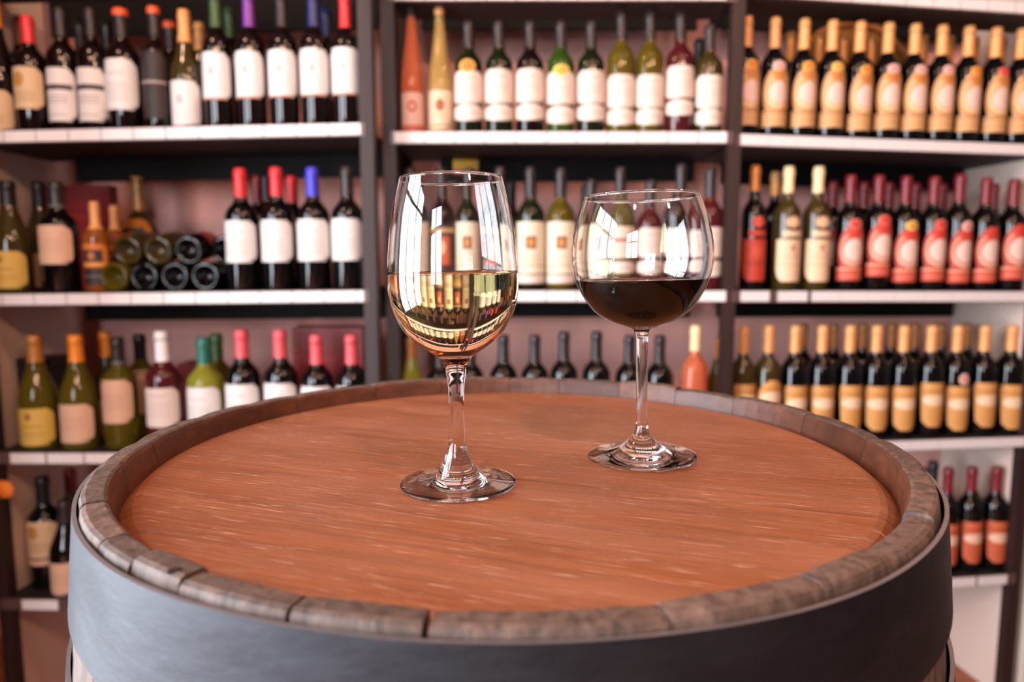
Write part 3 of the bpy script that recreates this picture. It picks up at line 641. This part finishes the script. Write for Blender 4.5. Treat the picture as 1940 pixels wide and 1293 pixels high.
cs = {1607: ('seal_red', 'red'), 1660: ('seal_red', 'red'), 1711: ('seal_gold', 'gold'), 1764: ('seal_red', 'red'), 1812: ('seal_pink', 'pink')}
for i, px in enumerate((1607, 1660, 1711, 1764, 1812, 1862, 1914)):
    o_ = [2, -6, 5, 3, 6, 5, 0][i]
    se = cs.get(px)
    txt = 'bottle with coral oval label and ' + ('%s seal' % se[1] if se else 'no seal') + ', %s after the cream-capped ones' % ORD[i]
    bottle(BC, 'mid', px, (333, 333, 335, 336, 331, 338, 341)[i], 24.6, txt, 'bordeaux', 'black', 'dred',
           [lab('coral_oval', 425 + o_, 503 + o_, 71, 'egg'), lab('coral_band', 504 + o_, 530 + o_, 72, 'rect', 'lower_label')] + ([('seal', se[0], 413 + o_, 433 + o_, 30, 'ellipse')] if se else []), group='bottles with coral oval labels')
for i, px in enumerate((1573, 1631, 1678, 1728, 1777, 1876)):
    bottle(BC, 'mid', px, 344 + (px - 1573) * .02, 24, 'dark red capped bottle, %s in the rear row behind the coral oval labels' % ORD[i], 'bordeaux', 'black', 'dred', [lab('coral_oval', 430, 505, 71, 'egg')], row=1, group='dark red capped rear row')
# ---- bay C, low shelf
bottle(BC, 'low', 1406, 620, 24, 'gold-capped olive bottle with golden label right beside the post', 'bordeaux', 'dolive', 'gold', [lab('gold_taper', 729, 800, 70, 'taper')])
bottle(BC, 'low', 1453, 618, 25, 'gold-capped olive bottle with arched golden label above the barrel rim', 'bordeaux', 'dolive', 'gold', [lab('gold_taper', 721, 800, 70, 'arch')])
for i, px in enumerate((1503, 1554, 1606, 1656, 1707, 1759, 1808, 1859, 1910)):
    o_ = [3, 3, 2, 4, 4, -3, 4, -3, 1][i]
    tg_ = px == 1808
    bottle(BC, 'low', px, 618, 24.6, 'gold-capped dark bottle with tapering golden label' + (' and pale paper tag above it' if tg_ else ', %s from the middle post' % ORD[i + 2]), 'bordeaux', 'black', 'gold', [lab('gold_taper', 729 + o_, 812 + o_, 70, 'taper')] + ([('paper_tag', 'seal_pink', 708, 730, 22, 'ellipse')] if tg_ else []), group='tapering golden labels')
for i, px in enumerate((1518, 1575, 1629, 1684, 1727, 1776, 1826, 1880)):
    bottle(BC, 'low', px, 614, 21.3, 'dull gold capped bottle, %s in the rear row behind the tapering golden labels' % ORD[i], 'bordeaux', 'black', 'dgold', [lab('gold_taper', 725, 800, 70, 'taper')], row=1, group='dull gold capped rear row')
# ---- bay C, bottom shelf
for i, (px, o_) in enumerate(((1741, 4), (1790, 5), (1835, 1), (1882, 0))):
    bottle(BC, 'bot', px, 886 + (2 if px < 1800 else 0), 22.8, 'dark red capped bottle with tapering coral label, %s from the end post' % ORD[3 - i], 'bordeaux', 'black', 'dred', [lab('coral_taper', 989 + o_, 1066 + o_, 70, 'taper')], group='tapering coral labels')
for px in (1762, 1849):
    bottle(BC, 'bot', px, 876, 22, 'dark capped bottle behind the tapering coral labels, %s' % ('nearer the barrel' if px < 1800 else 'nearer the end post'), 'bordeaux', 'black', 'dark', [], row=1, group='lowest shelf rear row')

# ------------------------------------------------------------------ other things on the racks
def carton(name, b, key, x0, x1, y0, d0, d1, mat, lid, label, lidh=.25):
    p0 = ray_to_bay(b, x0, y0, d0); p1 = ray_to_bay(b, x1, y0, d0)
    wd = (p1.xy - p0.xy).dot(b.u); zb = shelf_z(b, key, p0); h = (p0.z + p1.z) / 2 - zb
    root = empty(name, (p0.x, p0.y, zb), b.ang, label, 'box')
    box('box_body', (0.001, 0.001, 0), (wd - 0.001, d1 - d0 - .001, h * (1 - lidh) - .001), mat, root, 0.002)
    box('box_lid', (0, 0, h * (1 - lidh)), (wd, d1 - d0, h), lid, root, 0.002)
    return root
carton('gift_box', BA, 'mid', 30, 206, 351, 0.25, 0.29, M['red_box'], M['red_box_lid'], 'flat dark red box standing behind the small amber bottles')
carton('gift_box', BA, 'low', 551, 687, 621, 0.21, 0.29, M['red_box'], M['red_box_lid'], 'dark red box standing behind the pink-capped bottles')
carton('gift_box', BA, 'low', 335, 384, 690, 0.21, 0.29, M['red_box'], M['red_box_lid'], 'small dark red box between white-capped and yellow-green bottles')
carton('gift_box', BA, 'low', -30, 92, 680, 0.10, 0.20, M['black_box'], M['black_box'], 'black box at the rack end beside tan-capped bottle', lidh=.12)
# oval wooden tray leaning on the wall behind bay C's top shelf
q = ray_to_bay(BC, 1613, 160, 0.245); zb = shelf_z(BC, 'top', q)
zt = ray_to_bay(BC, 1613, 38, 0.245).z; hh = (zt - zb) / 2; ww = 128 * depth(q) / F
root = empty('oval_tray', (q.x, q.y, zb), BC.ang, 'oval wooden tray standing upright behind gold-capped bottles', 'tray')
def oval(a, bz, y0, y1, name, mat, inner=None):
    seg = 48; vs = []; fs = []
    for yy in (y0, y1):
        vs += [(a * math.cos(2 * PI * i / seg), yy, hh + bz * math.sin(2 * PI * i / seg)) for i in range(seg)]
    if inner:
        for yy in (y0, y1):
            vs += [(inner[0] * math.cos(2 * PI * i / seg), yy, hh + inner[1] * math.sin(2 * PI * i / seg)) for i in range(seg)]
    for i in range(seg):
        j = (i + 1) % seg
        fs.append((i, j, seg + j, seg + i))
        if inner:
            fs.append((2 * seg + j, 2 * seg + i, 3 * seg + i, 3 * seg + j)); fs.append((j, i, 2 * seg + i, 2 * seg + j)); fs.append((seg + i, seg + j, 3 * seg + j, 3 * seg + i))
    if not inner: fs += [tuple(range(seg))[::-1], tuple(range(seg, 2 * seg))]
    return mk(name, vs, fs, mat, root)
oval(ww * .93, hh * .93, 0.006, 0.012, 'tray_base', M['tray'])
oval(ww, hh, -0.008, 0.014, 'tray_rim', M['tray'], (ww * .92, hh * .92))
# yellow and red card hanging from the back beam of bay B
q = ray_to_bay(BB, 882, 303, 0.262); q2 = ray_to_bay(BB, 882, 331, 0.262)
root = empty('shelf_card', (q.x, q.y, q2.z), 0, 'small yellow and red card hanging above the white wine glass', 'card')
hz = q.z - q2.z
box('yellow_panel', (-0.036, 0, hz * .34), (0.036, 0.002, hz), M['yellow_card'], root)
box('red_panel', (-0.036, 0, 0), (0.036, 0.002, hz * .34), M['red_card'], root)
# orange paper rosette on the left post
q = ray_to_bay(BA, 8, 928, -0.004)
pts = []
seg = 20
vs = [(0, -0.006, 0)]
for i in range(seg):
    rr = 0.026 if i % 2 == 0 else 0.020
    vs.append((rr * math.cos(2 * PI * i / seg), 0, rr * math.sin(2 * PI * i / seg)))
for i in range(seg):
    rr = 0.026 if i % 2 == 0 else 0.020
    vs.append((rr * math.cos(2 * PI * i / seg), 0.0025, rr * math.sin(2 * PI * i / seg)))
fs = [(0, 1 + i, 1 + (i + 1) % seg) for i in range(seg)] + [(1 + i, 1 + seg + i, 1 + seg + (i + 1) % seg, 1 + (i + 1) % seg) for i in range(seg)] + [tuple(range(1 + seg, 1 + 2 * seg))]
o = mk('paper_rosette', vs, fs, M['orange'], loc=q); tag(o, 'small orange paper rosette on the rack post', 'rosette')
# cable on the floor
def tube(name, pts, r, mat, seg=8):
    cu = bpy.data.curves.new(name, 'CURVE'); cu.dimensions = '3D'; sp = cu.splines.new('BEZIER'); sp.bezier_points.add(len(pts) - 1)
    for p_, c in zip(sp.bezier_points, pts): p_.co = c; p_.handle_left_type = p_.handle_right_type = 'AUTO'
    cu.bevel_depth = r; cu.bevel_resolution = 2
    tmp = bpy.data.objects.new(name, cu); C.objects.link(tmp)
    dg = bpy.context.evaluated_depsgraph_get(); me = bpy.data.meshes.new_from_object(tmp.evaluated_get(dg))
    C.objects.unlink(tmp); bpy.data.objects.remove(tmp)
    me.materials.clear(); me.materials.append(mat); me.polygons.foreach_set('use_smooth', [True] * len(me.polygons))
    o = bpy.data.objects.new(name, me); C.objects.link(o); return o
def onfloor(px, py, z=0.008):
    cx = (px - 970.0) / F; cy = (646.5 - py) / F
    v = Vector((cx, CP + cy * SP, -SP + cy * CP)); v *= (z - CAMZ) / v.z
    return Vector((v.x, v.y, z))
o = tube('power_cable', [onfloor(20, 1292), onfloor(48, 1268), onfloor(80, 1243), onfloor(104, 1216), onfloor(128, 1203), onfloor(170, 1200)], 0.007, M['cable'])
tag(o, 'black power cable lying on the floor under the rack', 'cable')
# carton on the floor behind the barrel
q = onfloor(1775, 1246, 0)
root = empty('cardboard_box', (q.x, q.y, 0), 0.1, 'brown cardboard box on the floor behind the barrel', 'box')
box('box_body', (-.06, 0, 0), (.055, .07, .075), M['carton'], root, .002); box('box_lid', (-.062, -.002, .075), (.057, .072, .09), M['carton'], root, .002)

# ------------------------------------------------------------------ barrel
BX, BY, ZT, R0 = -0.0012, 0.5172, CAMZ - 0.1300, 0.28
HB = ZT; BELLY = 0.027
def brad(z): t_ = (z - HB / 2) / (HB / 2); return R0 + BELLY * (1 - t_ * t_)
barrel = empty('wine_barrel', (BX, BY, 0), 0, 'upright oak wine barrel with stained head carrying the two glasses', 'barrel')
THK = 0.0148
HEADZ = ZT - 0.014
def on_plane(px, py, z):
    cx = (px - 970.0) / F; cy = (646.5 - py) / F
    v = Vector((cx, CP + cy * SP, -SP + cy * CP)); v *= (z - CAMZ) / v.z
    return Vector((v.x, v.y, z))
def seam_at(px, py): q = on_plane(px, py, ZT); return math.degrees(math.atan2(q.y - BY, q.x - BX)) % 360
# joints between staves as they show on the rim: pixel of the joint, width in mm
joints = [(527, 1165, 2.4), (808, 1175, 2.6), (1258, 1152, .5), (1540, 1100, 1.2), (1655, 1045, .5), (1745, 975, 2.0), (352, 1092, 1.6), (255, 1055, 1.6), (190, 1018, 1.2), (166, 950, 1.8), (220, 878, .7), (297, 835, .6), (405, 792, .5), (503, 768, .7), (575, 752, .5),
          (705, 728, .5), (835, 719, .5), (965, 716, .6), (1060, 717, .5), (1180, 722, .5), (1290, 733, .5), (1397, 752, .7), (1531, 785, .7), (1630, 832, .7), (1705, 885, .5)]
jl = sorted((seam_at(a, b_), g_) for a, b_, g_ in joints)
seams = [round(q, 1) for q, g_ in jl]; gaps = {round(q, 1): g_ for q, g_ in jl}
def stave(a0, a1, g0, g1, idx):
    rnd = random.Random(idx)
    dz = rnd.uniform(-0.0012, 0.0012); dr = rnd.uniform(-0.0008, 0.0008)
    A0 = math.radians(a0) + g0 / 2000 / R0; A1 = math.radians(a1) - g1 / 2000 / R0
    n = max(3, int((a1 - a0) / 3))
    zt = ZT + dz
    # section (radius, z), going from the outside bottom up over the top and down inside
    sec = []
    for z in (0.0, 0.12, 0.3, 0.475, 0.66, 0.82, 0.96, 1.04, zt - 0.045, zt - 0.012): sec.append((brad(z) + dr, z, 0))
    sec += [(brad(zt) + dr - .0002, zt - .0035, 0), (brad(zt) + dr - .0012, zt - .0012, 0), (brad(zt) + dr - .0034, zt, 0), (R0 + dr - THK + .0022, zt, 0), (R0 + dr - THK + .0004, zt - .0010, 1), (R0 + dr - THK - .0006, zt - .004, 1), (R0 + dr - THK - .0045, HEADZ - .010, 1), (R0 - THK - .006, HEADZ - .03, 1)]
    for z in (0.9, 0.6, 0.3, 0.0): sec.append((brad(z) - .024, z, 1))
    m_ = len(sec); vs = []; fs = []; mi = []
    for i in range(n + 1):
        a = A0 + (A1 - A0) * i / n
        edge = 0.0009 if i in (0, n) else 0.0
        for r, z, _ in sec:
            zz_ = z - (edge if z > zt - .003 else 0); rr = r - (edge if r > R0 - THK * .4 else 0)
            vs.append((rr * math.cos(a), rr * math.sin(a), zz_))
    for i in range(n):
        for j in range(m_):
            k = (j + 1) % m_
            fs.append((i * m_ + j, (i + 1) * m_ + j, (i + 1) * m_ + k, i * m_ + k)); mi.append(1 if sec[j][2] and sec[k][2] else 0)
    fs.append(tuple(range(m_))); mi.append(0)
    fs.append(tuple(range(n * m_, (n + 1) * m_))[::-1]); mi.append(0)
    o = mk('stave', vs, fs, [M['stave'], M['stave_in']], barrel)
    o.data.polygons.foreach_set('material_index', mi)
    bm = bmesh.new(); bm.from_mesh(o.data); bmesh.ops.recalc_face_normals(bm, faces=bm.faces[:]); bm.to_mesh(o.data); bm.free()
    return o
ss = seams + [seams[0] + 360]
for i in range(len(seams)):
    gn = lambda a: gaps.get(round(a % 360, 1), 0.5)
    st = stave(ss[i], ss[i + 1], gn(ss[i]), gn(ss[i + 1]), i)
    ka = seam_at(330, 1078)
    if ss[i] < ka < ss[i + 1]:      # a dark knot hole in this stave's end
        kq = on_plane(330, 1078, ZT + 0.0014); kv = [(kq.x - BX + 0.0028 * math.cos(q_), kq.y - BY + 0.0016 * math.sin(q_) + 0.0008 * math.cos(q_), ZT + dz_) for dz_ in (-0.0015, 0.0013) for q_ in [2 * PI * k_ / 12 for k_ in range(12)]]
        mk('knot_hole', kv, [(k_, (k_ + 1) % 12, 12 + (k_ + 1) % 12, 12 + k_) for k_ in range(12)] + [tuple(range(12, 24))], M['croze'], st)
# hoops
def hoop(z1, z0, off, thick=0.0022, dent=False):
    seg = 180; vs = []; fs = []
    zsn = [z1 - (z1 - z0) * k / 8 for k in range(9)]
    sec = [(brad(z) + off + thick, z) for z in zsn] + [(brad(z) + off, z) for z in zsn[::-1]]
    m_ = len(sec)
    for i in range(seg):
        a = 2 * PI * i / seg
        for j, (r, z) in enumerate(sec):
            wob = 0.0005 * math.sin(5 * a) + 0.0003 * math.sin(11 * a + 1)
            if dent:
                da = (math.degrees(a) - 226 + 180) % 360 - 180; zz_ = (z - (z1 + z0) / 2 + .004) / 0.018
                wob -= 0.0024 * math.exp(-(da / 5.0) ** 2 - zz_ * zz_)
            vs.append(((r + wob) * math.cos(a), (r + wob) * math.sin(a), z))
    for i in range(seg):
        for j in range(m_):
            k = (j + 1) % m_; i2 = (i + 1) % seg
            fs.append((i * m_ + j, i * m_ + k, i2 * m_ + k, i2 * m_ + j))
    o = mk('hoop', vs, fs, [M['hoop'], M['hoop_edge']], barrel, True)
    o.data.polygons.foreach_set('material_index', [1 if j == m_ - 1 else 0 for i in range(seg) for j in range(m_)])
    bm = bmesh.new(); bm.from_mesh(o.data); bmesh.ops.recalc_face_normals(bm, faces=bm.faces[:]); bm.to_mesh(o.data); bm.free()
    md = o.modifiers.new('edge', 'EDGE_SPLIT'); md.split_angle = math.radians(40)
    return o
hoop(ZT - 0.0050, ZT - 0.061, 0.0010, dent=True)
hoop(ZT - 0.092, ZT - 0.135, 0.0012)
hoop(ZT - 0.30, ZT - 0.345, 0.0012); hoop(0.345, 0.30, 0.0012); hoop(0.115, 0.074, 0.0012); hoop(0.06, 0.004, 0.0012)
# head, cut into planks along the grain
def head_bm():
    bm = bmesh.new()
    r1, r2 = 0.2500, R0 - THK - 0.0035
    v, f = lathe_data([(0, HEADZ - .02), (r2, HEADZ - .02), (r2, HEADZ - .0075), (r1 + .004, HEADZ - .0012), (r1, HEADZ), (0, HEADZ)], 128)
    bv = [bm.verts.new(q) for q in v]
    for q in f: bm.faces.new([bv[i] for i in q])
    bmesh.ops.recalc_face_normals(bm, faces=bm.faces[:])
    return bm
gd = Vector((math.cos(GRAIN), math.sin(GRAIN), 0)); gn_ = Vector((-gd.y, gd.x, 0))
def seam_off(px, py):
    cx = (px - 970.0) / F; cy = (646.5 - py) / F
    v = Vector((cx, CP + cy * SP, -SP + cy * CP)); v *= (HEADZ - CAMZ) / v.z
    return (Vector((v.x - BX, v.y - BY, 0))).dot(gn_)
s1 = seam_off(1370, 950); s2 = seam_off(1495, 835)
cuts = [-0.5, s1 - 0.115, s1, s2, s2 + 0.098, 0.5]
for i in range(len(cuts) - 1):
    bm = head_bm()
    for off, sgn, g_ in ((cuts[i], -1, 0.0006 if i == 2 else 0.00016), (cuts[i + 1], 1, 0.0006 if i == 1 else 0.00016)):
        if abs(off) >= 0.5: continue
        r = bmesh.ops.bisect_plane(bm, geom=bm.verts[:] + bm.edges[:] + bm.faces[:], plane_co=gn_ * (off - sgn * g_), plane_no=gn_ * sgn, clear_outer=True)
        ed = [e for e in r['geom_cut'] if isinstance(e, bmesh.types.BMEdge)]
        bmesh.ops.edgeloop_fill(bm, edges=ed)
    bm_obj('head_plank', bm, M['head'], barrel)

# ------------------------------------------------------------------ wine glasses
def smooth_prof(pts, sub=5):
    """ Catmull-Rom through (r, h) points """
    out = []
    n_ = len(pts)
    for i in range(n_ - 1):
        p0 = Vector(pts[max(i - 1, 0)]); p1 = Vector(pts[i]); p2 = Vector(pts[i + 1]); p3 = Vector(pts[min(i + 2, n_ - 1)])
        for k in range(sub):
            t_ = k / sub
            q_ = 0.5 * ((2 * p1) + (-p0 + p2) * t_ + (2 * p0 - 5 * p1 + 4 * p2 - p3) * t_ ** 2 + (-p0 + 3 * p1 - 3 * p2 + p3) * t_ ** 3)
            out.append((max(q_.x, 0.0), q_.y))
    out.append(tuple(pts[-1])); return out
def wine_glass(x, y, outer, k, ybase, bowl_bottom, level, wall, winemat, label, cat='glass', tilt=(0, 0)):
    """ outer: (r mm, h mm) from the foot edge up to the rim, as measured at k mm per pixel """
    pb = Vector((x, y, HEADZ))
    def conv(r, h):
        v = P(970, ybase - h / k, y); v.x = x
        return (r / k * depth(v) / F, v.z - HEADZ if h > 12 else h / k * depth(pb) / F)
    o_ = smooth_prof([conv(r, h) for r, h in outer])
    bb = conv(0, bowl_bottom)[1]; lv = conv(0, level)[1]
    root = empty('wine_glass', (x, y, HEADZ + 0.0003), 0, label, cat, rot=(tilt[0], tilt[1], 0))
    wl = wall / 1000; rim_h = o_[-1][1]
    # inner wall: offset of the outer profile above the bowl bottom
    inner = []
    up = [q for q in o_ if q[1] > bb - 0.001]
    for i, q in enumerate(up):
        a = Vector(up[max(i - 1, 0)]); c = Vector(up[min(i + 1, len(up) - 1)]); d = (c - a).normalized(); nrm = Vector((-d.y, d.x))
        p_ = Vector(q) + nrm * wl * (1 + 0.5 * max(0, 1 - (q[1] - bb) / 0.03))
        inner.append((p_.x, p_.y))
    inner = [q for q in inner if q[0] > 0.002]
    lowz = min(q[1] for q in inner); 
    inner.sort(key=lambda q: q[1])
    z0 = max(bb, lowz - 0.0008)
    inner = [q for q in inner if q[1] > z0]
    foot = [(0, 0.0009), (o_[0][0] - .010, 0.0007), (o_[0][0] - 0.0035, 0.0), (o_[0][0] - 0.0008, 0.0003)]
    nx = [q for q in inner if q[1] >= lv][0]; pv = [q for q in inner if q[1] < lv][-1]
    tt = (lv - pv[1]) / (nx[1] - pv[1]); rl = pv[0] + (nx[0] - pv[0]) * tt
    dry = [(rl, lv)] + [q for q in inner if q[1] > lv + .0002]
    # the glass surface stops at the wine line: below it the wine's own skin is the glass-to-wine boundary
    lathe('glass_body', foot + o_ + [(o_[-1][0] - wl * .5, rim_h + wl * .35)] + dry[::-1], M['glass'], root, 96)
    wet = [(0, z0 - 0.0003), (inner[0][0] * .5, z0 - .0002)] + [q for q in inner if q[1] < lv - .0002] + [(rl, lv)]
    v1, f1 = lathe_data(wet + [(rl - .0010, lv - .0006), (rl - .0022, lv - .0009), (0, lv - .0010)], 96)
    o = mk('wine', v1, f1, winemat, root, True)
    for pl in o.data.polygons:
        zc_ = [o.data.vertices[i_].co for i_ in pl.vertices]
        if max(c_.z for c_ in zc_) > lv - .0012 and min(c_.z for c_ in zc_) > lv - .0013: pl.material_index = 1; 
    return root
white_outer = [(36.6, .6), (36.8, 1.5), (36.0, 2.2), (30, 2.7), (22, 3.5), (16.2, 5.0), (13.2, 8.0), (10.8, 12.8), (7.6, 19.6), (5.8, 26), (5.1, 35.5), (4.7, 49.7), (5.1, 61), (6.1, 69.3), (7.3, 76), (11.0, 81.6), (17.3, 86), (24.3, 91), (32.8, 99.5), (38.2, 110), (41.0, 120.7), (41.7, 134), (40.9, 150), (38.7, 170), (36.3, 183), (32.9, 196.5)]
red_outer = [(39.8, .6), (40.0, 1.6), (39.2, 2.3), (33, 3.0), (25, 4.4), (17.5, 7.4), (11.8, 11.6), (7.5, 16), (5.4, 20), (4.2, 25.5), (4.0, 38), (4.4, 57), (4.7, 86), (5.2, 92), (7.2, 96.4), (18, 100), (28, 104.6), (36.6, 111), (44.8, 123), (49.6, 134), (51.7, 142), (52.7, 151), (51.8, 163), (48.2, 180), (42.6, 196.5)]
gp = on_plane(868, 919, HEADZ)
wine_glass(gp.x, gp.y, white_outer, .338, 919, 85.5, 136.5, 0.9, M['white_wine'], 'tapered wine glass of pale white wine on the barrel head', tilt=(0, math.radians(-0.8)))
gp = on_plane(1216, 867, HEADZ)
wine_glass(gp.x, gp.y, red_outer, .396, 867, 99.5, 133.5, 0.8, M['red_wine'], 'round balloon glass of dark red wine on the barrel head', tilt=(0, math.radians(-1.3)))
